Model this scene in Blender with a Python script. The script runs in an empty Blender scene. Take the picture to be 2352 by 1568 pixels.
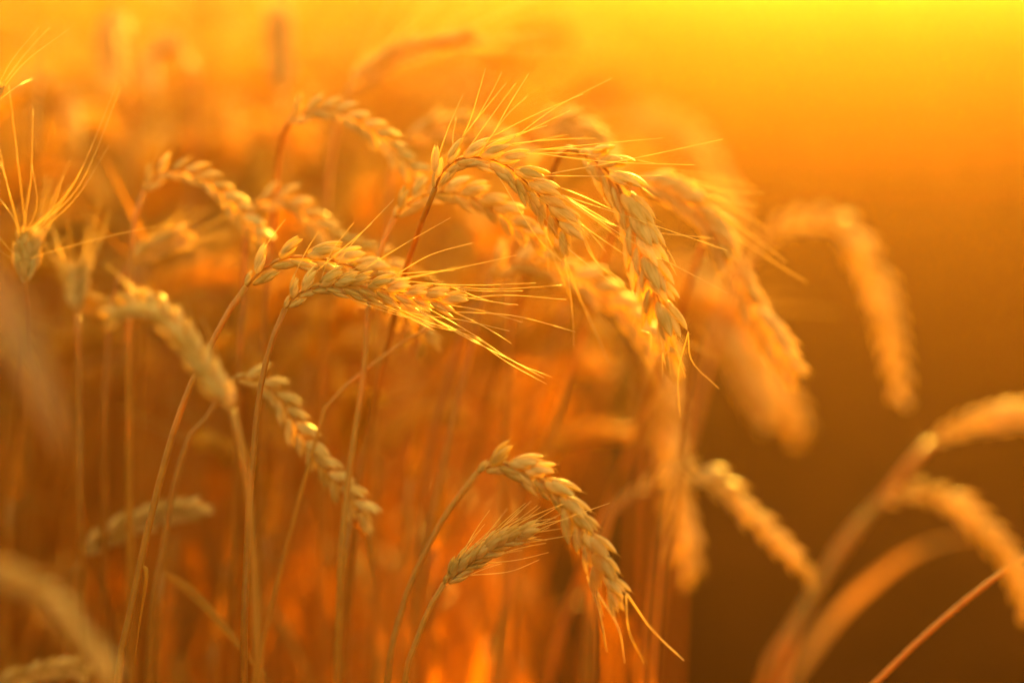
import bpy, math, random
import numpy as np
from mathutils import Vector, Matrix

# ------------------------------------------------------------------ camera, light, sky
scene = bpy.context.scene
col = scene.collection
R = math.radians
CAM_Z, PITCH, LENS, SENSOR, FOCUS = 0.95, R(-9.15), 85.0, 36.0, 1.30
cd = bpy.data.cameras.new('camera')
cam = bpy.data.objects.new('camera', cd)
col.objects.link(cam)
cam.location = (0, 0, CAM_Z)
cam.rotation_euler = (R(90) + PITCH, 0, 0)
cd.lens, cd.sensor_width = LENS, SENSOR
cd.clip_start, cd.clip_end = 0.05, 2000
cd.dof.use_dof = True
cd.dof.focus_distance = FOCUS
cd.dof.aperture_fstop = 1.6
scene.camera = cam

SUN_EL, SUN_AZ = R(6.5), R(7.8)          # azimuth measured from +Y towards +X
world = bpy.data.worlds.new('World')
scene.world = world
world.use_nodes = True
wn, wl = world.node_tree.nodes, world.node_tree.links
wn.clear()
sky = wn.new('ShaderNodeTexSky')
sky.sky_type = 'NISHITA'
sky.sun_disc = False
sky.sun_elevation = SUN_EL
sky.sun_rotation = SUN_AZ
sky.air_density, sky.dust_density, sky.ozone_density = 1.0, 4.0, 0.5
warm = wn.new('ShaderNodeMix'); warm.data_type = 'RGBA'; warm.blend_type = 'MULTIPLY'
warm.inputs[0].default_value = 1.0
warm.inputs[7].default_value = (1.0, 0.87, 0.31, 1)
bg = wn.new('ShaderNodeBackground'); bg.inputs[1].default_value = 0.15
wo = wn.new('ShaderNodeOutputWorld')
wl.new(sky.outputs[0], warm.inputs[6]); wl.new(warm.outputs[2], bg.inputs[0]); wl.new(bg.outputs[0], wo.inputs[0])

sl = bpy.data.lights.new('sun', 'SUN')
sl.energy, sl.angle, sl.color = 3.2, R(0.5), (1.0, 0.54, 0.045)
sun = bpy.data.objects.new('sun', sl)
col.objects.link(sun)
sd = Vector((math.sin(SUN_AZ) * math.cos(SUN_EL), math.cos(SUN_AZ) * math.cos(SUN_EL), math.sin(SUN_EL)))
sun.rotation_euler = sd.to_track_quat('Z', 'Y').to_euler()
sun.location = sd * 50

scene.view_settings.view_transform = 'Standard'
scene.view_settings.look = 'None'
scene.view_settings.exposure = 2.85
scene.view_settings.gamma = 1.0
scene.render.engine = 'CYCLES'
cy = scene.cycles
cy.use_denoising = True
cy.max_bounces, cy.diffuse_bounces, cy.glossy_bounces = 7, 5, 2
cy.transmission_bounces, cy.transparent_max_bounces, cy.volume_bounces = 5, 8, 0
cy.sample_clamp_indirect = 6.0

# ------------------------------------------------------------------ points in front of the lens
cp, sp_ = math.cos(PITCH), math.sin(PITCH)
FWD, UP, RIGHT = Vector((0, cp, sp_)), Vector((0, -sp_, cp)), Vector((1, 0, 0))
K = SENSOR / LENS / 2352.0
def at(px, py, d):
    return Vector((0, 0, CAM_Z)) + FWD * d + RIGHT * ((px - 1176) * K * d) + UP * ((784 - py) * K * d)

# ------------------------------------------------------------------ materials
def new_mat(name):
    m = bpy.data.materials.new(name); m.use_nodes = True
    nt = m.node_tree; nt.nodes.clear()
    return m, nt.nodes, nt.links

def straw(name, c_lo, c_hi, c_tr, tr=0.3, rough=0.45, streak=14.0, spec=0.5, bump=0.25):
    """dry plant tissue: long fibres, uneven tone, light shining through"""
    m, n, l = new_mat(name)
    a = n.new('ShaderNodeAttribute'); a.attribute_name = 'st'
    mp = n.new('ShaderNodeMapping'); mp.inputs['Scale'].default_value = (streak, 1.6, 1.0)
    no = n.new('ShaderNodeTexNoise'); no.inputs['Scale'].default_value = 1.0
    no.inputs['Detail'].default_value = 4.0
    l.new(a.outputs['Vector'], mp.inputs[0]); l.new(mp.outputs[0], no.inputs['Vector'])
    oi = n.new('ShaderNodeObjectInfo')
    tc = n.new('ShaderNodeNewGeometry')
    n2 = n.new('ShaderNodeTexNoise'); n2.inputs['Scale'].default_value = 160.0
    l.new(tc.outputs['Position'], n2.inputs['Vector'])
    s1 = n.new('ShaderNodeMath'); s1.operation = 'MULTIPLY_ADD'
    s1.inputs[1].default_value = 0.45; l.new(oi.outputs['Random'], s1.inputs[0]); l.new(no.outputs[0], s1.inputs[2])
    s2 = n.new('ShaderNodeMath'); s2.operation = 'MULTIPLY_ADD'
    s2.inputs[1].default_value = 0.6; l.new(n2.outputs[0], s2.inputs[0]); l.new(s1.outputs[0], s2.inputs[2])
    mr = n.new('ShaderNodeMapRange')
    mr.inputs[1].default_value, mr.inputs[2].default_value = 0.74, 1.32
    l.new(s2.outputs[0], mr.inputs[0])
    mx = n.new('ShaderNodeMix'); mx.data_type = 'RGBA'
    mx.inputs[6].default_value = (*c_lo, 1); mx.inputs[7].default_value = (*c_hi, 1)
    l.new(mr.outputs[0], mx.inputs[0])
    bm = n.new('ShaderNodeBump'); bm.inputs['Strength'].default_value = bump; bm.inputs['Distance'].default_value = 0.0004
    l.new(no.outputs[0], bm.inputs['Height'])
    p = n.new('ShaderNodeBsdfPrincipled')
    p.inputs['Roughness'].default_value = rough
    p.inputs['Specular IOR Level'].default_value = spec
    l.new(mx.outputs[2], p.inputs['Base Color']); l.new(bm.outputs[0], p.inputs['Normal'])
    t = n.new('ShaderNodeBsdfTranslucent')
    mt = n.new('ShaderNodeMix'); mt.data_type = 'RGBA'; mt.blend_type = 'MULTIPLY'
    mt.inputs[0].default_value = 0.4
    mt.inputs[6].default_value = (*c_tr, 1); l.new(mx.outputs[2], mt.inputs[7])
    l.new(mt.outputs[2], t.inputs['Color'])
    ms = n.new('ShaderNodeMixShader'); ms.inputs[0].default_value = tr
    l.new(p.outputs[0], ms.inputs[1]); l.new(t.outputs[0], ms.inputs[2])
    o = n.new('ShaderNodeOutputMaterial'); l.new(ms.outputs[0], o.inputs[0])
    return m

M_EAR = straw('ripe_husk', (0.54, 0.335, 0.10), (0.88, 0.68, 0.37), (1.0, 0.77, 0.12), 0.54, 0.45, 14.0, 0.4)
M_STEM = straw('ripe_straw', (0.33, 0.125, 0.012), (0.56, 0.268, 0.036), (0.95, 0.36, 0.02), 0.28, 0.38, 6.0)
M_AWN = straw('ripe_awn', (0.70, 0.50, 0.20), (0.88, 0.70, 0.34), (1.0, 0.80, 0.28), 0.6, 0.30, 2.0, 0.8, 0.0)
M_LEAF = straw('dry_leaf', (0.32, 0.115, 0.010), (0.50, 0.24, 0.028), (0.72, 0.21, 0.0), 0.38, 0.6, 9.0, 0.15)
M_FIELD = straw('massed_ripe_wheat', (0.56, 0.28, 0.03), (0.78, 0.47, 0.08), (1.0, 0.70, 0.06), 0.62, 0.45)
M_DARK = straw('dark_joint_shaded_blade', (0.13, 0.055, 0.015), (0.28, 0.13, 0.04), (0.5, 0.16, 0.01), 0.06, 0.5, 8.0)  # dark stem joints; also the shade painted into the left edge blade

def soil_mat():
    m, n, l = new_mat('soil')
    g = n.new('ShaderNodeNewGeometry')
    a = n.new('ShaderNodeTexNoise'); a.inputs['Scale'].default_value = 3.0; a.inputs['Detail'].default_value = 8
    b = n.new('ShaderNodeTexNoise'); b.inputs['Scale'].default_value = 26.0; b.inputs['Detail'].default_value = 6
    for t in (a, b): l.new(g.outputs['Position'], t.inputs['Vector'])
    ad = n.new('ShaderNodeMath'); ad.operation = 'MULTIPLY_ADD'; ad.inputs[1].default_value = 0.6
    l.new(b.outputs[0], ad.inputs[0]); l.new(a.outputs[0], ad.inputs[2])
    cr = n.new('ShaderNodeValToRGB')
    cr.color_ramp.elements[0].position, cr.color_ramp.elements[1].position = 0.55, 1.05
    cr.color_ramp.elements[0].color = (0.011, 0.0035, 0.0012, 1)
    cr.color_ramp.elements[1].color = (0.035, 0.0115, 0.004, 1)
    l.new(ad.outputs[0], cr.inputs[0])
    bm = n.new('ShaderNodeBump'); bm.inputs['Strength'].default_value = 0.3; bm.inputs['Distance'].default_value = 0.02
    l.new(ad.outputs[0], bm.inputs['Height'])
    p = n.new('ShaderNodeBsdfPrincipled'); p.inputs['Roughness'].default_value = 0.95
    p.inputs['Specular IOR Level'].default_value = 0.0
    l.new(cr.outputs[0], p.inputs['Base Color']); l.new(bm.outputs[0], p.inputs['Normal'])
    o = n.new('ShaderNodeOutputMaterial'); l.new(p.outputs[0], o.inputs[0])
    return m

# ------------------------------------------------------------------ mesh helpers
class MB:
    """collects verts, faces and the fibre coordinate of one mesh"""
    def __init__(s): s.v, s.f, s.st = [], [], []
    def ring_tube(s, centers, frames, radii, sides, st0=0.0, flat=1.0, cap=True):
        """centers: points, frames: (a, b) axes, radii: one per ring or (ra, rb)"""
        base = len(s.v); nr = len(centers)
        for i in range(nr):
            a, b = frames[i]; r = radii[i]
            ra, rb = r if isinstance(r, tuple) else (r, r * flat)
            for k in range(sides):
                q = 2 * math.pi * k / sides
                p = centers[i] + a * (math.cos(q) * ra) + b * (math.sin(q) * rb)
                s.v.append(p[:]); s.st.append((st0 + k / sides, st0 * 3.1 + i / max(1, nr - 1), 0))
        for i in range(nr - 1):
            for k in range(sides):
                k2 = (k + 1) % sides
                s.f.append((base + i * sides + k, base + i * sides + k2, base + (i + 1) * sides + k2, base + (i + 1) * sides + k))
        if cap:
            s.f.append(tuple(base + k for k in reversed(range(sides))))
            s.f.append(tuple(base + (nr - 1) * sides + k for k in range(sides)))
    def data(s, name, m, off=None, smooth=True):
        me = bpy.data.meshes.new(name)
        v = s.v if off is None else [(p[0] - off[0], p[1] - off[1], p[2] - off[2]) for p in s.v]
        me.from_pydata(v, [], s.f); me.materials.append(m)
        at_ = me.attributes.new('st', 'FLOAT_VECTOR', 'POINT')
        at_.data.foreach_set('vector', np.array(s.st, dtype=np.float32).ravel())
        if smooth: me.polygons.foreach_set('use_smooth', [True] * len(me.polygons))
        me.update()
        return me
    def build(s, name, m, parent=None, off=None, smooth=True):
        o = bpy.data.objects.new(name, s.data(name, m, off, smooth))
        col.objects.link(o)
        if parent is not None: o.parent = parent
        return o

def thing(name, loc, label, cat, group=None, kind=None):
    o = bpy.data.objects.new(name, None); col.objects.link(o)
    o.location = loc; o.empty_display_size = 0.05
    tag(o, label, cat, group, kind)
    return o
def tag(o, label=None, cat=None, group=None, kind=None):
    for k, v in (('label', label), ('category', cat), ('group', group), ('kind', kind)):
        if v: o[k] = v
    return o

def catmull(pts, n):
    """n points evenly spread along a smooth curve through pts"""
    P = [pts[0] * 2 - pts[1]] + list(pts) + [pts[-1] * 2 - pts[-2]]
    fine = []
    for i in range(1, len(P) - 2):
        for k in range(12):
            t = k / 12
            a, b, c, d = P[i - 1], P[i], P[i + 1], P[i + 2]
            fine.append(0.5 * ((2 * b) + (c - a) * t + (2 * a - 5 * b + 4 * c - d) * t * t + (3 * b - a - 3 * c + d) * t ** 3))
    fine.append(Vector(pts[-1]))
    L = [0.0]
    for i in range(1, len(fine)): L.append(L[-1] + (fine[i] - fine[i - 1]).length)
    out, j = [], 0
    for k in range(n):
        s = L[-1] * k / (n - 1)
        while j < len(L) - 2 and L[j + 1] < s: j += 1
        u = 0 if L[j + 1] == L[j] else (s - L[j]) / (L[j + 1] - L[j])
        out.append(fine[j].lerp(fine[j + 1], min(1, max(0, u))))
    return out, L[-1]

def frames_of(pts, ref):
    fr = []
    for i in range(len(pts)):
        t = (pts[min(i + 1, len(pts) - 1)] - pts[max(i - 1, 0)]).normalized()
        nrm = (ref - t * ref.dot(t))
        if nrm.length < 1e-4: nrm = Vector((0.3, 0.8, 0.1))
        nrm.normalize()
        fr.append((t, nrm, t.cross(nrm)))
    return fr

def tube(mb, pts, radii, sides, ref=Vector((0, 1, 0.01)), st0=0.0, cap=True):
    fr = frames_of(pts, ref)
    mb.ring_tube(pts, [(f[1], f[2]) for f in fr], radii, sides, st0, cap=cap)

def husk(mb, base, d, out, L, w, th, rings, sides, rng, beak=0.12, bend=0.10, tip_len=0.16):
    """one pointed boat-shaped husk: belly towards `out`, tip drawn to a beak"""
    d = d.normalized(); out = (out - d * out.dot(d)).normalized(); side = d.cross(out)
    C, F, RR = [], [], []
    for i in range(rings):
        v = i / (rings - 1)
        r = (max(v, 0.0) ** 0.5) * (max(1 - v, 0.0) ** 0.72) / 0.545
        r = max(r, 0.10 if v < .5 else beak * (1.1 - v) * 2)
        C.append(base + d * (L * v) + out * (bend * L * (4 * v * (1 - v)) * 0.55 - 0.08 * L * v * v * 0))
        F.append((side, out)); RR.append((w * 0.5 * r, th * 0.5 * r))
    if tip_len > 0:         # the husk runs out into a short stiff point
        td = (d + out * rng.uniform(-.12, .22)).normalized()
        C.append(C[-1] + td * (L * tip_len)); F.append((side, out)); RR.append((w * .012, th * .012)); rings += 1
    mb.ring_tube(C, F, RR, sides, rng.random() * 7)
    # sharpen the keel
    n0 = len(mb.v) - rings * sides
    for i in range(rings):
        for k in range(sides):
            q = 2 * math.pi * k / sides
            if sides >= 8 and k % 2 and i < rings - 1:          # fine ribs along the husk
                p = Vector(mb.v[n0 + i * sides + k]); c = C[i]
                mb.v[n0 + i * sides + k] = (c + (p - c) * 0.90)[:]
            if abs(math.sin(q) - 1) < 0.02:
                p = Vector(mb.v[n0 + i * sides + k]); p += out * (th * 0.09 * math.sin(math.pi * i / (rings - 1)))
                mb.v[n0 + i * sides + k] = p[:]
    return C[-1]

def spikelet(mb, base, t, n, s, side, sc, rng, rings, sides, tips, open_=1.0, tip=False):
    """a spikelet: two outer husks and a fan of three florets; t along the ear, s sideways, n towards the viewer"""
    al = R(rng.uniform(12, 21)) * open_ * (0.35 if tip else 1)
    d = t * math.cos(al) + s * (side * math.sin(al))
    out = s * (side * math.cos(al)) - t * math.sin(al)
    d = (d + n * rng.uniform(-.12, .12)).normalized()
    for e in (-1, 1):       # outer husks, one on each face
        dd = (d + n * (e * 0.10) + out * rng.uniform(-.05, .05)).normalized()
        husk(mb, base + n * (e * 2.0e-3 * sc) + out * 0.6e-3 * sc, dd, (n * e + out * 0.45), 0.0138 * sc * rng.uniform(.92, 1.08),
             0.0066 * sc, 0.0036 * sc, rings, sides, rng, 0.14, 0.10)
    for e in (-1, 1):       # side florets
        dd = (d + n * (e * 0.15) + out * (0.10 + rng.uniform(-.05, .08))).normalized()
        p = husk(mb, base + d * 2.4e-3 * sc + n * (e * 1.3e-3 * sc) + out * 1.6e-3 * sc, dd, (n * e * 0.8 + out), 0.0172 * sc * rng.uniform(.92, 1.12),
                 0.0062 * sc, 0.0044 * sc, rings, sides, rng, 0.08, 0.08)
        tips.append((p, dd))
    dd = (d + out * (0.12 + rng.uniform(-.05, .1)) + n * rng.uniform(-.08, .08)).normalized()
    p = husk(mb, base + d * 4.6e-3 * sc + out * 1.3e-3 * sc, dd, out, 0.0150 * sc * rng.uniform(.9, 1.1), 0.0054 * sc, 0.0044 * sc, rings, sides, rng, 0.08, 0.05)
    tips.append((p, dd))

def awn_pts(p0, d0, L, curl, rng, n=8, g=0.0):
    pts, p, d = [], Vector(p0), Vector(d0).normalized()
    pts.append(p.copy())
    for i in range(n - 1):
        p = p + d * (L / (n - 1)); pts.append(p.copy())
        d = (d + curl / (n - 1) + Vector((0, 0, -g / (n - 1)))).normalized()
    return pts

def ear_spikelets(pts, ref, roll, sc, rng, count, rings, sides, open_=1.0, taper=0.15):
    """yield one mesh builder per spikelet along the ear's axis, with its floret tips"""
    cp_, L = catmull(pts, 60)
    fr = frames_of(cp_, ref)
    for i in range(count):
        u = i / (count - 1)
        k = min(59, int((u ** 1.12) * 0.92 * 59))
        t, n, s = fr[k]
        rr = roll + rng.uniform(-.16, .16) + (u - .5) * .35
        cr, sr = math.cos(rr), math.sin(rr)
        n2, s2 = n * cr + s * sr, s * cr - n * sr
        grow = (0.84 + 0.16 * min(1, u / 0.15)) if taper < .2 else (0.45 + 0.55 * min(1, u / taper)) * (1 - 0.30 * max(0, (u - 0.7) / 0.3))
        if i == 0: grow *= 0.55
        mb, tips = MB(), []
        side = 1 if i % 2 else -1
        last = i == count - 1
        base = cp_[k] + s2 * (side * (0 if last else 0.9e-3) * sc)
        spikelet(mb, base, t, n2, s2, side, sc * grow * rng.uniform(.86, 1.10), rng, rings, sides, tips, open_ * (0.5 if i == 0 else 0.8 if i == 1 else 1), last)
        yield mb, tips, u, t

# ------------------------------------------------------------------ one placed wheat stalk
GROUP_NEAR = 'wheat stalks at the edge of the field'
def to_ground(pts, lean=0.10, rng=random):
    """carry a stem on from its lowest known point down to the soil"""
    p, d = pts[-1], (pts[-1] - pts[-2]).normalized()
    out = [q for q in pts]
    d = (d * 0.6 + Vector((0, 0, -1)) * 0.4); d.y *= 0.3; d.normalize()
    dx, dy = d.x / max(.2, -d.z), d.y / max(.2, -d.z)
    z = p.z
    while z > 0.16:
        step = min(0.14, z - 0.05)
        dx *= 0.72; dy *= 0.72
        p = p + Vector((dx * step, dy * step, -step)); z = p.z
        out.append(p)
    out.append(Vector((p.x, p.y, -0.01)))
    return out

def leaf_mesh(mb, pts, w, rng, twist=0.6, ref=Vector((0, 1, 0.2)), fold=0.25, rot=0.0):
    fr = frames_of(pts, ref); n = len(pts); base = len(mb.v); st0 = rng.random() * 9
    for i in range(n):
        u = i / (n - 1)
        t, nn, s = fr[i]
        q = twist * u + rot
        a = s * math.cos(q) + nn * math.sin(q); b = nn * math.cos(q) - s * math.sin(q)
        hw = w * 0.5 * (min(1, 0.45 + u * 3)) * (max(0.03, 1 - u ** 2.2))
        for j, c in enumerate((-1, -.5, 0, .5, 1)):
            p = pts[i] + a * (hw * c) + b * (hw * fold * (abs(c)))
            mb.v.append(p[:]); mb.st.append((st0 + c * 0.5, u * 3 + st0, 0))
    for i in range(n - 1):
        for j in range(4):
            q = base + i * 5 + j
            mb.f.append((q, q + 1, q + 6, q + 5))

def stalk(label, stem, ear, d, roll=0.5, sc=1.0, count=17, awns=(), auto=0.0, alen=0.045, seed=1, detail=8, sides=8,
          stem_r=1.95e-3, open_=1.0, spread=0.35, taper=0.15, leaves=(), node=None, awn_r=0.26e-3):
    """stem: pixels from the ear downwards; ear: pixels from its base to its tip; both (x, y[, depth])"""
    rng = random.Random(seed)
    sc *= 0.735; count = round(count * 1.32)
    def pt(q): return at(q[0], q[1], q[2] if len(q) > 2 else d)
    ep = [pt(q) for q in ear]
    spts = to_ground([ep[0]] + [pt(q) for q in stem])
    base = Vector((spts[-1].x, spts[-1].y, 0.0))
    root = thing('wheat_stalk', base, label, 'wheat', GROUP_NEAR)
    # stem, slightly swollen under the ear and at its joints
    sp2, L = catmull(spts, 54)
    mb = MB()
    rad = []
    for i in range(54):
        u = i / 53
        r = stem_r * (0.78 + 0.45 * min(1, u * 2.4))
        rad.append(r)
    tube(mb, sp2, rad, 10)
    st = mb.build('stem', M_STEM, root, base)
    # joints: dark swollen rings that show lower down the straw
    for fz in ((0.62,) if node is None else (node,)):
        k = min(52, max(1, int(fz * 53)))
        mb = MB()
        t = (sp2[k + 1] - sp2[k - 1]).normalized()
        c = [sp2[k] + t * (x * 1e-3) for x in (-3.2, -1.6, 0, 1.6, 3.2)]
        tube(mb, c, [rad[k] * x for x in (1.03, 1.3, 1.42, 1.3, 1.03)], 10)
        mb.build('stem_joint', M_DARK, st, base)
    view = (at(ear[len(ear) // 2][0], ear[len(ear) // 2][1], d) - Vector((0, 0, CAM_Z))).normalized() * -1
    # ear axis, then each spikelet and each awn
    axis, EL = catmull(ep, 26)
    mb = MB()
    tube(mb, axis[:24], [0.85e-3 * sc * (1 - 0.6 * i / 24) for i in range(24)], 7)
    er = mb.build('ear', M_STEM, root, base)
    all_tips = []
    for smb, tips, u, t in ear_spikelets(ep, view, roll, sc, rng, count, detail, sides, open_, taper):
        smb.build('spikelet', M_EAR, er, base)
        all_tips += [(p, dd, u, t) for p, dd in tips]
    def one_awn(pts, r0):
        a = MB(); n = len(pts)
        tube(a, pts, [r0 * (1 - 0.5 * i / (n - 1)) for i in range(n)], 5)
        a.build('awn', M_AWN, er, base)
    for w in awns:          # (x, y, depth) through which the awn passes; it springs from the nearest floret
        q = [pt(x) for x in w]
        best = min(all_tips, key=lambda a: (a[0] - q[0]).length)
        cpts, _ = catmull([best[0] - best[1] * 0.002] + q[1:], 12)
        one_awn(cpts, awn_r)
    for p, dd, u, t in all_tips:
        if rng.random() < auto:
            dv = (dd + t * 0.5 + Vector((rng.uniform(-1, 1), rng.uniform(-1, 1), rng.uniform(-1, 1))) * spread * 0.4).normalized()
            cv = Vector((rng.uniform(-1, 1), rng.uniform(-1, 1), rng.uniform(-1, 1))) * 0.22
            one_awn(awn_pts(p - dd * 0.002, dv, alen * rng.uniform(.5, 1.15), cv, rng, 9, 0.08), awn_r)
    for lf in leaves:       # (pixel points, width in metres)
        lp, _ = catmull([pt(q) for q in lf[0]], 16)
        mb = MB(); leaf_mesh(mb, lp, lf[1], rng, lf[2] if len(lf) > 2 else 0.6, rot=lf[3] if len(lf) > 3 else 0.0)
        mb.build('leaf', M_LEAF, root, base)
    return root

def loose_leaf(label, pts, d, w, seed=3, twist=0.4, rot=0.0, mat=None):
    """a dry leaf on its own bare straw: the straw runs to the soil from the leaf's foot"""
    rng = random.Random(seed)
    q = [at(p[0], p[1], p[2] if len(p) > 2 else d) for p in pts]
    spts = to_ground([q[0], q[0] + Vector((-0.003, 0.002, -0.025))])
    base = Vector((spts[-1].x, spts[-1].y, 0))
    root = thing('dry_straw', base, label, 'straw', 'bare straws with dry leaves')
    mb = MB(); s2, _ = catmull(spts, 24); tube(mb, s2, [1.5e-3] * 24, 8); mb.build('stem', M_STEM, root, base)
    lp, _ = catmull(q, 20)
    mb = MB(); leaf_mesh(mb, lp, w, rng, twist, rot=rot); mb.build('leaf', mat or M_LEAF, root, base)
    return root

def bare_straw(label, pts, d, r=1.5e-3, joint=None):
    q = [at(p[0], p[1], p[2] if len(p) > 2 else d) for p in pts]
    spts = to_ground(q)
    base = Vector((spts[-1].x, spts[-1].y, 0))
    root = thing('dry_straw', base, label, 'straw', 'bare straws with dry leaves')
    mb = MB(); s2, _ = catmull(spts, 40); tube(mb, s2, [r * (.75 + .35 * min(1, i / 15)) for i in range(40)], 9)
    st = mb.build('stem', M_STEM, root, base)
    return root

# ------------------------------------------------------------------ the ground
def ground():
    mb = MB()
    rng = random.Random(5)
    # fine grid near the camera, coarse to the horizon
    xs = sorted(set([-600, -200, -80, -30, -12] + [round(-6 + i * 0.25, 3) for i in range(49)] + [12, 30, 80, 200, 600]))
    ys = sorted(set([-60, -20, -6, -2] + [round(i * 0.25, 3) for i in range(49)] + [16, 24, 40, 80, 160, 320, 900]))
    for y in ys:
        for x in xs:
            near = abs(x) < 6 and 0 < y < 12
            z = (0.012 * math.sin(x * 5.1 + y * 1.3) + 0.010 * math.sin(y * 4.2 - x * 2.2) + rng.uniform(-.008, .008)) if near else 0
            mb.v.append((x, y, z - 0.012)); mb.st.append((x, y, 0))
    nx = len(xs)
    for j in range(len(ys) - 1):
        for i in range(nx - 1):
            q = j * nx + i; mb.f.append((q, q + 1, q + nx + 1, q + nx))
    o = mb.build('ground', soil_mat())
    o['kind'] = 'structure'; o['label'] = 'bare brown soil along the edge of the wheat'
ground()

# ------------------------------------------------------------------ the sharp and nearly sharp ears
A = 1.30
stalk('sharp golden ear nodding right in the middle, its fan of awns brightly lit',
      [(646, 728), (622, 790), (603, 865), (590, 950), (581, 1050), (572, 1150), (566, 1300), (560, 1500)],
      [(655, 708), (690, 672), (742, 655), (805, 655), (880, 664), (960, 680), (1045, 692)], A, roll=0.65, sc=1.02, count=16, seed=11, detail=10, sides=10,
      awns=[[(725, 640, A), (760, 580, A), (812, 512, A)], [(745, 640, A), (800, 570, A), (905, 458, A + .01)],
            [(830, 615, A), (930, 560, A), (1035, 500, A + .01)], [(900, 625, A), (990, 585, A), (1085, 558, A + .02)],
            [(960, 640, A), (1080, 610, A + .01), (1190, 585, A + .02)], [(900, 650, A), (1060, 655, A), (1230, 650, A + .01)],
            [(1000, 670, A), (1130, 664, A), (1290, 655, A + .02)], [(1020, 680, A), (1150, 678, A), (1300, 688, A)],
            [(1040, 690, A), (1120, 690, A), (1190, 700, A)], [(1040, 695, A), (1180, 725, A), (1322, 762, A)],
            [(1000, 705, A), (1090, 770, A), (1180, 830, A), (1268, 866, A)], [(980, 710, A), (1080, 775, A), (1170, 835, A), (1256, 882, A)],
            [(950, 712, A), (1060, 770, A), (1160, 820, A), (1250, 868, A)], [(880, 705, A), (980, 745, A), (1080, 770, A), (1130, 800, A)],
            [(800, 690, A), (900, 720, A), (1000, 745, A), (1070, 760, A)], [(860, 700, A), (960, 722, A), (1060, 735, A), (1170, 760, A)],
            [(1000, 690, A + .01), (1100, 712, A + .02), (1200, 740, A + .02)], [(1030, 680, A), (1100, 668, A - .01), (1200, 668, A - .01)]],
      auto=0.25, alen=0.042)
B = 1.315
stalk('plump ear arching behind the sharpest one, with a dark leafy joint',
      [(555, 672), (527, 712), (503, 755), (482, 800), (440, 880), (402, 980), (372, 1085), (346, 1190), (322, 1296), (302, 1400), (270, 1568)],
      [(566, 658), (605, 618), (655, 592), (720, 592, B), (790, 606, B + .01), (855, 640, B + .03), (915, 700, B + .06), (960, 760, B + .08), (985, 815, B + .10)], B, roll=0.45, sc=1.32, count=17,
      seed=12, detail=10, sides=10, auto=0.06, alen=0.03, stem_r=2.05e-3,
      leaves=[([(322, 1294), (338, 1308), (336, 1350), (326, 1410), (314, 1490), (304, 1580)], 0.0055, 0.5, 1.2)], node=0.36)
C = 1.30
stalk('sharp bristly ear arching high, its awns spraying up and right',
      [(985, 470, 1.31), (968, 510, 1.325), (948, 570, 1.34), (928, 630, 1.35), (905, 730, 1.37), (882, 830, 1.38), (862, 920, 1.39), (842, 1020, 1.40), (820, 1150, 1.40)],
      [(1000, 432), (1014, 398), (1048, 368), (1102, 362), (1160, 378), (1208, 418), (1250, 462, C + .01), (1282, 508, C + .015), (1308, 560, C + .02)], C, roll=0.35, sc=1.25, count=17,
      seed=13, detail=10, sides=10,
      awns=[[(1075, 340, C), (1082, 270, C), (1115, 158, C - .01)], [(1042, 360, C), (1040, 320, C + .02), (1048, 270, C + .03)],
            [(1130, 325, C), (1170, 240, C), (1214, 170, C)], [(1110, 340, C), (1160, 270, C + .02), (1210, 222, C + .03)],
            [(1180, 320, C), (1280, 245, C - .01), (1405, 180, C - .015)], [(1190, 330, C), (1245, 285, C - .01), (1310, 254, C - .01)],
            [(1220, 345, C), (1380, 330, C), (1522, 317, C)], [(1230, 370, C), (1400, 372, C), (1594, 379, C)],
            [(1250, 385, C), (1450, 365, C - .01), (1660, 320, C - .015)], [(1260, 420, C), (1400, 405, C + .01), (1520, 403, C + .02)],
            [(1280, 450, C), (1480, 510, C), (1670, 575, C)], [(1290, 470, C), (1460, 560, C - .01), (1672, 674, C - .015)],
            [(1290, 480, C), (1420, 520, C + .03), (1640, 548, C + .02)],
            [(1300, 520, C + .02), (1360, 590, C + .02), (1448, 672, C + .03)], [(1310, 530, C + .02), (1370, 600, C + .03), (1425, 640, C + .03)],
            [(1300, 540, C + .02), (1340, 600, C + .02), (1400, 645, C + .02)], [(1290, 550, C + .02), (1335, 690, C + .05), (1400, 835, C + .07)],
            [(1280, 540, C + .02), (1320, 660, C + .05), (1385, 800, C + .07)], [(1150, 440, C), (1230, 540, C), (1290, 600, C)]],
      auto=0.28, alen=0.05)
D = 1.325
stalk('large steeply hanging ear at right, open pale husks, short lit bristles at its tip',
      [(1318, 340, D + .03), (1288, 352, D + .05), (1262, 420, D + .10), (1235, 540, D + .16), (1190, 700, D + .20), (1130, 900, D + .24), (1050, 1200, D + .26), (985, 1500, D + .26)],
      [(1335, 352, D + .02), (1372, 372, D + .01), (1412, 415), (1446, 480), (1472, 555), (1494, 630), (1514, 690), (1540, 755)], D, roll=0.8, sc=1.6, count=15, seed=14,
      detail=10, sides=10, open_=1.15,
      awns=[[(1545, 760), (1558, 860), (1563, 960)], [(1550, 750), (1590, 830), (1652, 893)], [(1520, 770), (1522, 810), (1521, 864)],
            [(1495, 740), (1495, 770), (1493, 812)], [(1475, 640), (1462, 700), (1452, 752)], [(1540, 770), (1550, 800), (1575, 850)]],
      auto=0.25, alen=0.014, spread=0.3)
P_ = 1.31
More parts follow.
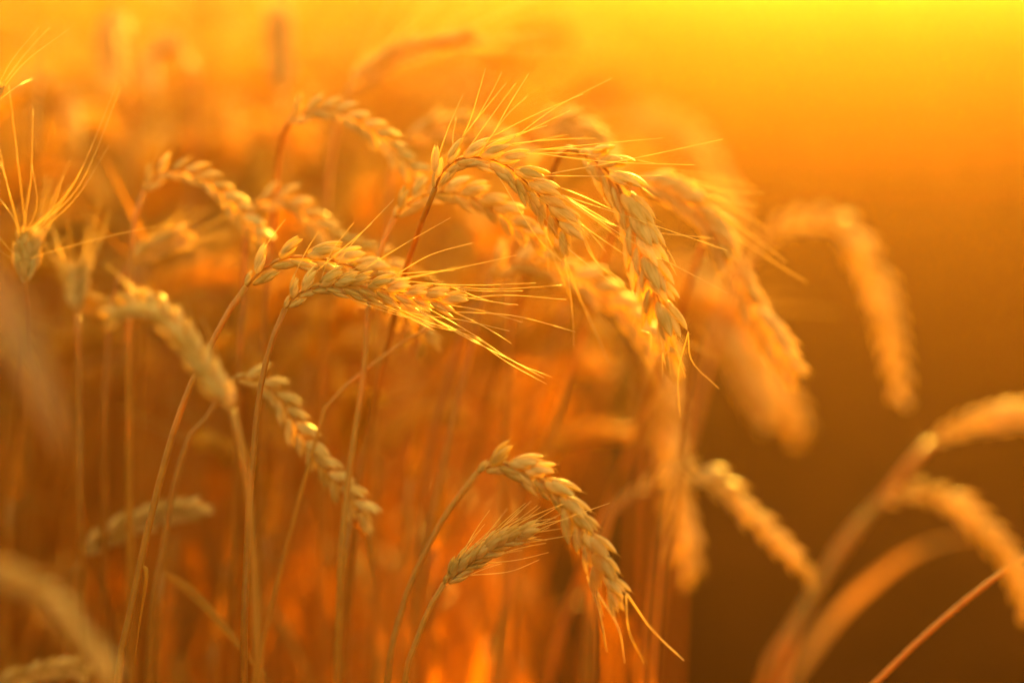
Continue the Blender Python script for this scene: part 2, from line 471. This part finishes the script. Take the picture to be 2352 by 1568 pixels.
stalk('small upright ear low in the middle with stiff glowing awns pointing up right',
      [(1005, 1362), (985, 1400), (958, 1468), (930, 1568)],
      [(1020, 1340), (1060, 1302), (1108, 1268), (1160, 1238), (1205, 1222)], P_, roll=0.9, sc=0.95, count=13, seed=15, detail=9, sides=8,
      awns=[[(1210, 1215), (1300, 1190), (1400, 1155)], [(1180, 1225), (1220, 1200), (1278, 1188)], [(1190, 1240), (1230, 1225), (1262, 1210)],
            [(1200, 1240), (1230, 1238), (1256, 1240)], [(1130, 1290), (1190, 1285), (1260, 1268)], [(1090, 1310), (1170, 1312), (1238, 1285)],
            [(1120, 1250), (1180, 1200), (1235, 1160)], [(1100, 1255), (1160, 1205), (1220, 1150, P_ + .02)], [(1080, 1275), (1110, 1235), (1165, 1168, P_ + .03)],
            [(1070, 1280), (1100, 1240), (1140, 1205)], [(1140, 1240), (1190, 1195), (1240, 1178)]],
      auto=0.55, alen=0.026)
O_ = 1.34
stalk('pale arching ear at the bottom centre, ending in four stiff amber bristles',
      [(1078, 1108), (1050, 1145), (1015, 1195), (980, 1262), (945, 1335), (915, 1430), (890, 1568)],
      [(1098, 1084), (1146, 1064), (1200, 1080), (1258, 1112), (1308, 1170), (1348, 1240), (1380, 1308), (1425, 1378)], O_, roll=0.75, sc=1.28, count=15, seed=16, detail=9,
      awns=[[(1362, 1335), (1378, 1410), (1394, 1496)], [(1402, 1375), (1420, 1440), (1435, 1522)], [(1420, 1380), (1445, 1450), (1482, 1522, O_ + .03)],
            [(1435, 1382), (1500, 1448), (1571, 1516, O_ - .01)]], auto=0.05, alen=0.012, awn_r=0.55e-3)

# ------------------------------------------------------------------ softer ears around them
S = stalk
S('soft pale ear sagging below the highest sharp ear, broad husks along its back', [(895, 520), (876, 570), (862, 620), (846, 700), (835, 860), (800, 1100), (780, 1350)],
  [(905, 500), (945, 462), (1000, 442), (1062, 446), (1122, 472), (1182, 512), (1240, 548), (1295, 568)], 1.355, roll=0.6, sc=1.08, seed=21, auto=.06)
S('soft ear drooping from the centre towards the lower right, one bright glint on its back', [(1118, 660), (1100, 720), (1070, 850), (1020, 1060), (965, 1350)],
  [(1130, 640), (1162, 604), (1222, 602), (1298, 626), (1370, 662), (1432, 712), (1500, 782), (1555, 840)], 1.435, roll=0.5, sc=1.3, seed=22, auto=.08)
S('soft ear behind the hanging one, glittering yellow tips along its top', [(1455, 425), (1440, 470), (1400, 560, 1.46), (1340, 760, 1.5), (1240, 1100, 1.52), (1150, 1450, 1.52)],
  [(1470, 410), (1530, 432), (1590, 470), (1635, 520), (1668, 590)], 1.41, roll=0.7, sc=1.3, seed=23, auto=.12)
S('soft ear hanging at the right end of the cluster, bumpy outline against brown', [(1625, 535), (1600, 600), (1560, 720, 1.52), (1480, 950, 1.56), (1330, 1330, 1.58), (1260, 1568, 1.58)],
  [(1645, 540), (1680, 610), (1722, 690), (1766, 765), (1800, 820), (1822, 872)], 1.46, roll=0.4, sc=1.2, seed=24, auto=.03)
S('soft ear with dark and pale blocks arching across the upper middle', [(650, 310, 1.42), (640, 360, 1.43), (630, 480, 1.44), (610, 700, 1.44)],
  [(664, 284), (702, 256), (762, 252), (820, 276), (872, 312), (922, 362), (972, 416)], 1.405, roll=0.3, sc=0.98, seed=25)
S('hazy pale ear lying level behind the highest sharp ear', [(915, 345), (900, 400), (885, 560), (870, 800)],
  [(932, 322), (1000, 298), (1078, 300), (1150, 330), (1210, 372)], 1.50, roll=0.5, sc=1.2, seed=26, auto=.04)
S('hazy pale ear humped above the hanging ear', [(1210, 335), (1190, 400), (1175, 560), (1165, 800)],
  [(1228, 312), (1268, 285), (1320, 294), (1368, 336), (1395, 400)], 1.50, roll=0.5, sc=1.2, seed=27, auto=.04)
S('hazy ear reaching up right near the top edge with long faint awns', [(790, 235), (770, 300), (755, 420), (745, 700)],
  [(802, 212), (850, 168), (920, 124), (1000, 100), (1095, 86)], 1.52, roll=0.7, sc=1.1, seed=28, auto=.7, alen=.08)
S('soft knobbly ear arching on the left with grey-lit husks', [(318, 470), (308, 520), (300, 640), (295, 800)],
  [(330, 440), (370, 398), (432, 396), (484, 422), (532, 464), (572, 512), (612, 565)], 1.405, roll=0.3, sc=0.95, seed=29, auto=.03)
S('soft ear tucked close behind the grey-lit arching ear', [(572, 500), (562, 560), (560, 700), (548, 850)],
  [(582, 470), (640, 456), (692, 482), (742, 530), (800, 562), (872, 592), (925, 640)], 1.43, roll=0.4, sc=1.0, seed=30, auto=.03)
S('dark shaded ear leaning up left in front of a pale straw', [(538, 960), (547, 992), (560, 1070), (571, 1140), (582, 1287), (588, 1420), (593, 1568)],
  [(532, 938), (508, 900), (470, 846), (424, 780), (374, 726), (312, 706), (250, 728)], 1.185, roll=0.7, sc=1.0, seed=31, auto=.1, alen=.025)
S('ear curving down left of centre, gilded along its right edge', [(518, 885), (490, 940), (458, 980), (432, 1010), (395, 1140), (370, 1287), (348, 1433)],
  [(540, 868), (590, 872), (640, 912), (680, 976), (722, 1046), (772, 1106), (820, 1160), (850, 1206)], 1.375, roll=0.5, sc=1.08, seed=32, auto=.04)
S('thick blurred ear slanting down right over bare soil, beaded along its back', [(1420, 1155), (1390, 1200), (1370, 1300), (1350, 1568)],
  [(1452, 1130), (1530, 1092), (1600, 1086), (1662, 1122), (1722, 1182), (1782, 1242), (1838, 1300), (1880, 1350)], 1.10, roll=0.6, sc=0.82, taper=0.4, seed=33)
S('blurred ear bowing over at the lower right corner, two round glints on its crest', [(2000, 1172), (1935, 1240), (1880, 1340), (1820, 1440), (1750, 1580)],
  [(2022, 1152), (2100, 1130), (2180, 1152), (2250, 1208), (2310, 1268), (2345, 1340), (2365, 1430)], 1.06, roll=0.6, sc=0.82, taper=0.4, seed=34, stem_r=2.1e-3)
S('blurred ear leaving the picture at the right edge above the bowing one', [(2100, 1052), (2040, 1130), (1985, 1190), (1915, 1290), (1850, 1400), (1790, 1580)],
  [(2140, 1012), (2205, 982), (2280, 962), (2350, 958), (2420, 975), (2480, 1010)], 1.06, roll=0.6, sc=0.85, taper=0.4, seed=35, stem_r=2.1e-3)
S('pale very blurred ear arched alone against the orange dusk on the right', [(1706, 615), (1672, 700), (1630, 820), (1570, 1050), (1505, 1400)],
  [(1728, 578), (1780, 530), (1850, 506), (1920, 520), (1980, 590), (2028, 690), (2052, 800), (2068, 900), (2076, 955)], 1.03, roll=0.6, sc=0.85, count=22, taper=0.4, seed=36)
S('huge ghostly arch of an ear behind the right cluster', [(1410, 310), (1390, 380), (1375, 520), (1370, 800)],
  [(1430, 290), (1500, 280), (1570, 312), (1630, 400), (1672, 500), (1692, 580)], 2.1, roll=0.6, sc=1.7, seed=37)
S('blurred drooping ear low in the right cluster, its tip a bright smudge', [(1530, 600), (1510, 700), (1500, 900), (1490, 1200)],
  [(1560, 590), (1620, 690), (1680, 800), (1726, 880), (1765, 950)], 1.85, roll=0.5, sc=1.6, seed=38)
S('blurred hanging ear whose tip fades beneath the right cluster', [(1595, 640), (1580, 760), (1565, 1000)],
  [(1640, 620), (1700, 720), (1755, 830), (1800, 920), (1835, 1000)], 1.95, roll=0.5, sc=1.6, seed=39)
S('blurred ear hanging plumb below the right cluster over brown soil', [(1490, 780), (1470, 860), (1460, 1000), (1450, 1250)],
  [(1515, 760), (1530, 880), (1540, 1020), (1552, 1140), (1572, 1250), (1590, 1330)], 1.72, roll=0.5, sc=1.5, seed=40)
S('short blurred ear peeping up low on the left between dark straws', [(178, 1300), (170, 1350), (160, 1450), (150, 1568)],
  [(192, 1272), (240, 1235), (330, 1192), (400, 1172), (462, 1164)], 1.46, roll=0.6, sc=0.95, seed=41)
Z = 1.33
S('dark upright ear at the left edge, long sharp awns standing up like wires', [(58, 680, 1.37), (60, 740, 1.40), (50, 860, 1.48), (30, 1100, 1.55), (10, 1400, 1.58)],
  [(55, 650), (58, 620), (62, 590), (66, 560)], Z + .03, roll=0.7, sc=1.0, count=13, seed=42, awn_r=0.2e-3,
  awns=[[(60, 560, Z), (30, 470, Z), (0, 370, Z)], [(55, 560, Z), (30, 500, Z), (-20, 430, Z)], [(75, 555, Z), (45, 400, Z), (20, 195, Z)], [(70, 555, Z), (70, 420, Z), (76, 250, Z)],
        [(90, 555, Z), (85, 470, Z), (73, 380, Z)], [(95, 560, Z), (180, 430, Z), (278, 200, Z)], [(95, 565, Z), (170, 420, Z), (270, 190, Z)],
        [(100, 570, Z), (170, 460, Z), (250, 335, Z + .01)], [(90, 570, Z), (160, 440, Z), (215, 325, Z)], [(85, 560, Z), (120, 480, Z), (145, 405, Z)],
        [(40, 600, Z), (10, 560, Z), (-30, 500, Z)], [(45, 620, Z), (20, 590, Z), (-20, 560, Z)], [(50, 555, Z), (20, 440, Z), (-10, 300, Z)],
        [(100, 600, Z), (200, 555, Z), (330, 525, Z + .01), (400, 515, Z + .02)]], auto=.2, alen=.045)
S('blurred dark ear standing second from the left edge, short glowing awns', [(178, 745), (180, 800), (182, 950), (185, 1200)],
  [(178, 720), (176, 690), (176, 655), (178, 628)], 1.42, roll=0.5, sc=0.9, count=12, seed=43, awn_r=0.25e-3, auto=.7, alen=.035)
S('blurred ear leaning right under two glowing leaf strips at the left', [(285, 615), (270, 650), (250, 780), (240, 1000)],
  [(300, 604), (340, 580), (378, 560), (412, 545)], 1.44, roll=0.5, sc=0.9, count=12, seed=44, awn_r=0.25e-3, auto=.4, alen=.03)
S('lone ear at the upper left corner mostly outside the picture, two gold awns crossing in', [(-60, 330), (-70, 420), (-75, 600), (-80, 1000)],
  [(-55, 300), (-50, 270), (-40, 240), (-30, 215)], 1.32, roll=0.5, sc=1.1, count=10, seed=45,
  awns=[[(-30, 230), (50, 150), (157, 68)], [(-35, 225), (20, 150), (90, 62)], [(-30, 240), (30, 205), (75, 180, 1.36)]], auto=.1)
S('dim upright blurred ear near the top, grey in shade', [(648, 235), (650, 300), (652, 450), (654, 700)],
  [(648, 210), (645, 160), (642, 100), (640, 30)], 1.74, roll=0.5, sc=1.2, count=15, seed=46)
S('dim brown blurred ear hanging at the top left', [(262, 10), (285, 30), (300, 150), (310, 500)],
  [(255, 20), (252, 70), (255, 130), (262, 190)], 1.74, roll=0.5, sc=1.1, count=13, seed=47)
S('small curled blurred ear at the upper left with round glints', [(440, 150), (445, 220), (448, 400), (450, 700)],
  [(425, 120), (390, 105), (355, 120), (340, 160), (342, 205)], 1.72, roll=0.5, sc=1.1, count=13, seed=48)
S('blurred ear bent over at the left edge above two round glints', [(-20, 250), (-40, 330), (-50, 600)],
  [(10, 215), (60, 195), (120, 200), (155, 250), (170, 320)], 1.68, roll=0.5, sc=1.1, count=13, seed=49)
S('bleached ear tip at the bottom left corner under the curling blurred ear', [(-60, 1600), (-80, 1620), (-90, 1700)],
  [(-20, 1580), (40, 1558), (100, 1542), (150, 1536), (190, 1545)], 1.17, roll=0.5, sc=.7, count=13, seed=50)

# ------------------------------------------------------------------ bare straws and dry leaves
S('thick blurred ear curling across the bottom left corner, a gold glint near its tip', [(-110, 1300), (-150, 1330), (-190, 1420), (-210, 1600)],
  [(-70, 1296), (0, 1312), (80, 1348), (150, 1420), (205, 1492), (258, 1575)], 1.005, roll=0.5, sc=0.72, count=18, seed=61)
loose_leaf('wide shadowy blade at the left edge, blurred and purplish brown', [(-60, 600), (0, 690), (60, 800), (110, 920), (150, 1050)], 0.93, 0.018, 62, 0.5, 0.4, M_DARK)  # its shade is put into the colour by the dark material
loose_leaf('thin dry leaf sloping down right among shaded straws at the lower left', [(372, 1312), (420, 1340), (470, 1385), (530, 1455), (600, 1540), (640, 1600)], 1.40, 0.007, 63, 0.6, 0.9)
loose_leaf('little pale leaf hooked over below the gilded ear', [(800, 1196), (828, 1205), (846, 1240), (856, 1300), (862, 1370)], 1.38, 0.006, 64, 0.8, 0.6)
loose_leaf('gold leaf strip slanting behind wiry awns at the left', [(335, 570), (300, 490), (262, 410), (235, 350), (212, 312)], 1.50, 0.009, 65, 0.4, 0.9, M_STEM)
loose_leaf('second shorter gold leaf strip lower at the left', [(315, 605), (280, 575), (240, 535), (195, 490)], 1.50, 0.010, 66, 0.4, 0.9, M_STEM)
loose_leaf('brown arched blade beneath the bowing ear at the lower right', [(1810, 1570), (1900, 1432), (2000, 1335), (2100, 1265), (2205, 1232), (2260, 1235)], 1.0, 0.006, 67, 0.3, 0.9, M_STEM)
loose_leaf('bright leaf tip glowing at the top left corner', [(85, 230), (95, 150), (96, 80), (90, 10)], 1.58, 0.012, 68, 0.5, 0.9, M_STEM)
bare_straw('slim sharp straw cutting across the bottom right corner', [(2440, 1230), (2352, 1282), (2300, 1315), (2200, 1392), (2100, 1480), (2010, 1568), (1900, 1676), (1790, 1790)], 1.225, 1.6e-3)
bare_straw('dark straw crossing behind the sharpest ear, snapped at its upper end', [(1000, 745), (950, 770), (900, 805), (840, 850), (780, 900), (740, 960)], 1.36, 1.2e-3)
bare_straw('upright amber straw in the middle reaching towards the drooping ear', [(1085, 700), (1050, 800), (1020, 900), (990, 1020), (970, 1200), (955, 1400)], 1.46, 1.6e-3)
bare_straw('amber straw leaning right of the middle, fading into blur', [(1300, 690), (1260, 830), (1225, 950), (1200, 1080), (1185, 1250)], 1.58, 1.8e-3)
rs = random.Random(77)
glow = [(40, 980, 1110, 1.5), (628, 1080, 1190, 1.52), (528, 1140, 1260, 1.55), (505, 1300, 1440, 1.55), (955, 960, 1060, 1.5), (1012, 1090, 1220, 1.5),
        (1000, 1380, 1560, 1.6), (290, 1330, 1440, 1.55), (1100, 1450, 1560, 1.55), (815, 860, 930, 1.6)]
names = ['ember-red leaf glowing at the left edge among shaded straws', 'upper of two orange glowing leaves left of the gilded ear',
         'orange glowing leaf beside the lower left straws', 'long ember leaf glowing low between two pale straws',
         'ember leaf glowing left of the amber straw', 'orange leaf glowing beside the stem of the bottom centre ear',
         'wide glowing leaf below the small upright ear', 'ember leaf glowing behind the dark leafy joint', 'orange leaf glowing at the bottom edge near the centre',
         'yellow glowing leaf beneath the sharpest ear']
for (x, y0, y1, dd), nm in zip(glow, names):
    loose_leaf(nm, [(x - 14, y1 + 40), (x - 6, y1), (x, (y0 + y1) / 2), (x + 6, y0), (x + 20, y0 - 30)], dd, 0.012, int(x), 0.7, 0.5)

# ------------------------------------------------------------------ the stand behind: a few grown models, copied stalk by stalk
def grow_model(seed, detail=6, sides=6):
    """stalk grown at the origin, bending towards +X; returns the meshes of its parts"""
    rng = random.Random(seed)
    h = rng.uniform(.70, .80); bend = rng.uniform(.5, 1.0)
    pts = [Vector((0, 0, -0.01)), Vector((.01, 0, h * .3)), Vector((.03, 0.005, h * .65)), Vector((.06, 0, h * .9)), Vector((.085, 0, h))]
    droop = rng.uniform(-.2, 1.3)
    e0 = pts[-1]; ang = R(60)
    ear = [e0]
    p = e0
    for i in range(6):
        p = p + Vector((math.cos(ang), rng.uniform(-.08, .08), math.sin(ang))) * 0.0155
        ear.append(p); ang -= R(24) * bend * (0.6 + droop * .6)
    st = MB(); s2, _ = catmull(pts, 12); tube(st, s2, [1.7e-3 - .5e-3 * i / 11 for i in range(12)], 6)
    er, bd = MB(), MB()
    ax, _ = catmull(ear, 12); tube(er, ax, [1.1e-3] * 12, 5)
    for smb, tips, u, t in ear_spikelets(ear, Vector((0, 1, 0)), rng.uniform(.2, 1.2), 1.15, rng, 15, detail, sides):
        o = len(er.v); er.v += smb.v; er.st += smb.st; er.f += [tuple(o + k for k in f) for f in smb.f]
        for q, dd in tips:
            if rng.random() < .4:
                ap = awn_pts(q, (dd + t * .5), rng.uniform(.02, .06), Vector((rng.uniform(-.3, .3), rng.uniform(-.3, .3), 0)), rng, 5)
                tube(bd, ap, [.3e-3 - .2e-3 * k / 4 for k in range(5)], 3)
    lvs = []
    for k in range(rng.choice((1, 2, 2, 3))):
        z = h * rng.uniform(.25, .75); a = rng.uniform(0, 6.28); d = Vector((math.cos(a), math.sin(a), 0))
        b = Vector((.03 * z / h, 0, z)); L = rng.uniform(.10, .2)
        lp, _ = catmull([b, b + d * .03 * 1 + Vector((0, 0, .05)), b + d * L * .45 + Vector((0, 0, .05)), b + d * L * .7 + Vector((0, 0, -L * .3)), b + d * L * .75 + Vector((0, 0, -L * .9))], 12)
        lm = MB(); leaf_mesh(lm, lp, rng.uniform(.007, .012), rng, rng.uniform(-1.5, 1.5), Vector((0.1, 0.1, 1)))
        lvs.append(lm)
    return st, er, bd, lvs

models = []
for k in range(9):
    st, er, bd, lvs = grow_model(200 + k)
    models.append((st.data('stem', M_STEM), er.data('ear', M_FIELD), bd.data('beard', M_AWN), [q.data('leaf', M_LEAF) for q in lvs]))

rg = random.Random(404)
BACK = 'out-of-focus golden wheat stalk in the dense stand behind the sharp ears'
def edge_x(y):          # right-hand edge of the standing wheat
    return 0.02 * y - 0.10
n_back = 0
while n_back < 250:
    y = 1.60 + 1.5 * rg.random() ** 1.15
    x = rg.uniform(-0.25 * y, edge_x(y) + .03)
    if x > edge_x(y) + rg.uniform(-.05, .05): continue
    if y < 1.7 and rg.random() < .25: continue
    m = rg.choice(models)
    root = thing('wheat_stalk', (x, y, 0), BACK, 'wheat', 'wheat stalks in the blurred stand behind')
    a = rg.gauss(0, .9)
    root.rotation_euler = (rg.uniform(-.07, .07), rg.uniform(-.05, .10), a)
    s = rg.uniform(.90, 1.10); root.scale = (s, s, s * (1 if y > 2.2 else rg.uniform(.84, 1.0)))
    for nm, me in (('stem', m[0]), ('ear', m[1]), ('leaf', None)):
        if me is None:
            for q in m[3]:
                o = bpy.data.objects.new('leaf', q); col.objects.link(o); o.parent = root
        else:
            o = bpy.data.objects.new(nm, me); col.objects.link(o); o.parent = root
            if nm == 'ear':
                b = bpy.data.objects.new('beard', m[2]); col.objects.link(b); b.parent = o
    n_back += 1

# ------------------------------------------------------------------ the rest of the field: one mass nobody could count
def field():
    rng = np.random.default_rng(8)
    tmpl = []
    for k in range(6):
        r = random.Random(900 + k)
        st, er, bd, lv = MB(), MB(), MB(), MB()
        h = r.uniform(.72, .82)
        pts = [Vector((0, 0, 0)), Vector((.02, 0, h * .5)), Vector((.05, 0, h * .9)), Vector((.085, 0, h))]
        s2, _ = catmull(pts, 5); tube(st, s2, [2e-3] * 5, 3, cap=False)
        p, ang = pts[-1], R(65); ear = [p]
        bend = r.uniform(.3, 1.3)
        for i in range(5):
            p = p + Vector((math.cos(ang), 0, math.sin(ang))) * .018; ear.append(p); ang -= R(26) * bend
        ax, _ = catmull(ear, 9)
        tube(er, ax, [.002, .006, .0045, .0072, .005, .0068, .0045, .0055, .001], 5)
        for i in range(7):
            q = ax[2 + i]; d = (ax[min(8, 3 + i)] - ax[1 + i]).normalized() + Vector((r.uniform(-.5, .5), r.uniform(-.5, .5), r.uniform(-.3, .5)))
            tube(bd, [q, q + d.normalized() * r.uniform(.03, .06)], [.6e-3, .2e-3], 3, cap=False)
        for i in range(2):
            z = h * r.uniform(.3, .8); a = r.uniform(0, 6.28); d = Vector((math.cos(a), math.sin(a), 0)); L = r.uniform(.1, .2)
            b = Vector((.03, 0, z))
            lp, _ = catmull([b, b + d * L * .3 + Vector((0, 0, .06)), b + d * L * .6 + Vector((0, 0, 0)), b + d * L * .7 + Vector((0, 0, -.1))], 5)
            leaf_mesh(lv, lp, .012, r, .8, Vector((.1, .1, 1)))
        V, F, MI, ST = [], [], [], []
        for mi, m in enumerate((st, er, bd, lv)):
            o = len(V); V += m.v; ST += m.st
            F += [tuple(o + q for q in f) for f in m.f]; MI += [mi] * len(m.f)
        tmpl.append((np.array(V, np.float32), F, MI, np.array(ST, np.float32)))
    spots = []
    def scatter(y0, y1, dens, xl, xr):
        n = int(dens * (y1 - y0) * 1.0 * (abs(xl(y1)) + abs(xr(y1)) + abs(xl(y0)) + abs(xr(y0))) / 2)
        for _ in range(n):
            y = y0 + (y1 - y0) * rng.random(); x = xl(y) + (xr(y) - xl(y)) * rng.random()
            spots.append((x, y))
    # left of the edge, close behind the counted stalks and on to the far stand
    scatter(2.5, 3.2, 110, lambda y: -.27 * y, lambda y: edge_x(y))
    scatter(3.2, 5, 260, lambda y: -.33 * y, lambda y: edge_x(y))
    scatter(5, 9.5, 130, lambda y: -.30 * y, lambda y: edge_x(y))
    scatter(1.6, 3.2, 120, lambda y: -.60 * y, lambda y: -.25 * y)
    # stand carried on unseen beside and behind the camera, added to block sky light
    near = []
    for _ in range(2600):
        x, y = rng.uniform(-3.2, 3.2), rng.uniform(-3.0, 1.15)
        if abs(x) < 0.36 + 0.30 * max(0, y) or (x > 0 and y > .8): continue
        near.append((x, y))
    for _ in range(2300):  # denser unseen stalks close by, put in to darken the lower stems
        y = rng.uniform(-1.2, 1.2); x = (0.27 + .235 * max(0, y) + rng.random() * .8) * (-1 if rng.random() < .62 or y > .85 else 1)
        near.append((x, y))
    for _ in range(700):
        near.append((rng.uniform(-.5, .5), rng.uniform(-3.0, -.4)))
    spots += near; n_near = len(near); i_near = len(spots) - n_near
    # the stand across the bare strip
    scatter(9.5, 14, 90, lambda y: -.30 * y, lambda y: .36 * y)
    scatter(14, 24, 34, lambda y: -.30 * y, lambda y: .34 * y)
    scatter(24, 60, 7, lambda y: -.30 * y, lambda y: .32 * y)
    VV, SS, LV, LS, MM = [], [], [], [], []
    base = 0
    for i, (x, y) in enumerate(spots):
        V, F, MI, ST = tmpl[int(rng.integers(6))]
        a = rng.normal(0, 1.1); s = rng.uniform(.88, 1.08) * (1 if y < 14 else 1.04); wide = 1 if y < 14 else (1.6 if y < 24 else 3.0)
        if i_near <= i < i_near + n_near: s *= 0.97
        c, sn = math.cos(a), math.sin(a)
        W = np.empty_like(V)
        lean = rng.normal(0, .05, 2)
        W[:, 0] = (V[:, 0] * c - V[:, 1] * sn) * s * wide + x + V[:, 2] * lean[0]
        W[:, 1] = (V[:, 0] * sn + V[:, 1] * c) * s * wide + y + V[:, 2] * lean[1]
        W[:, 2] = V[:, 2] * s - .01
        VV.append(W); SS.append(ST + rng.random() * 20)
        for f, mi in zip(F, MI):
            LV.extend([q + base for q in f]); LS.append(len(f)); MM.append(mi)
        base += len(V)
    VV = np.concatenate(VV); SS = np.concatenate(SS)
    me = bpy.data.meshes.new('wheat_field')
    me.vertices.add(len(VV)); me.vertices.foreach_set('co', VV.ravel())
    me.loops.add(len(LV)); me.loops.foreach_set('vertex_index', np.array(LV, np.int32))
    ls = np.array(LS, np.int32); me.polygons.add(len(ls))
    me.polygons.foreach_set('loop_start', np.concatenate(([0], np.cumsum(ls)[:-1])).astype(np.int32))
    for m in (M_STEM, M_FIELD, M_AWN, M_LEAF): me.materials.append(m)
    me.polygons.foreach_set('material_index', np.array(MM, np.int32))
    me.polygons.foreach_set('use_smooth', np.ones(len(ls), bool))
    a = me.attributes.new('st', 'FLOAT_VECTOR', 'POINT'); a.data.foreach_set('vector', SS.astype(np.float32).ravel())
    me.update(calc_edges=True); me.validate()
    o = bpy.data.objects.new('wheat_field', me); col.objects.link(o)
    tag(o, 'ripe wheat field melting into the golden blur beyond', 'wheat field', None, 'stuff')
    print('FIELD', len(spots), len(VV))
field()

# ------------------------------------------------------------------ evening haze over the field
def haze(density):
    mb = MB()
    x0, x1, y0, y1, z0, z1 = -700, 700, -70, 1000, -1.1, 1.35
    for z in (z0, z1):
        for (x, y) in ((x0, y0), (x1, y0), (x1, y1), (x0, y1)):
            mb.v.append((x, y, z)); mb.st.append((0, 0, 0))
    mb.f = [(3, 2, 1, 0), (4, 5, 6, 7), (0, 1, 5, 4), (1, 2, 6, 5), (2, 3, 7, 6), (3, 0, 4, 7)]
    m, n, l = new_mat('evening_haze')
    v = n.new('ShaderNodeVolumePrincipled')
    v.inputs['Color'].default_value = (1.0, 0.47, 0.12, 1)
    v.inputs['Density'].default_value = density
    v.inputs['Anisotropy'].default_value = 0.86
    o = n.new('ShaderNodeOutputMaterial'); l.new(v.outputs[0], o.inputs['Volume'])
    ob = mb.build('haze', m, smooth=False)
    tag(ob, 'warm evening haze hanging over the field', 'haze', None, 'stuff')
haze(0.0030)
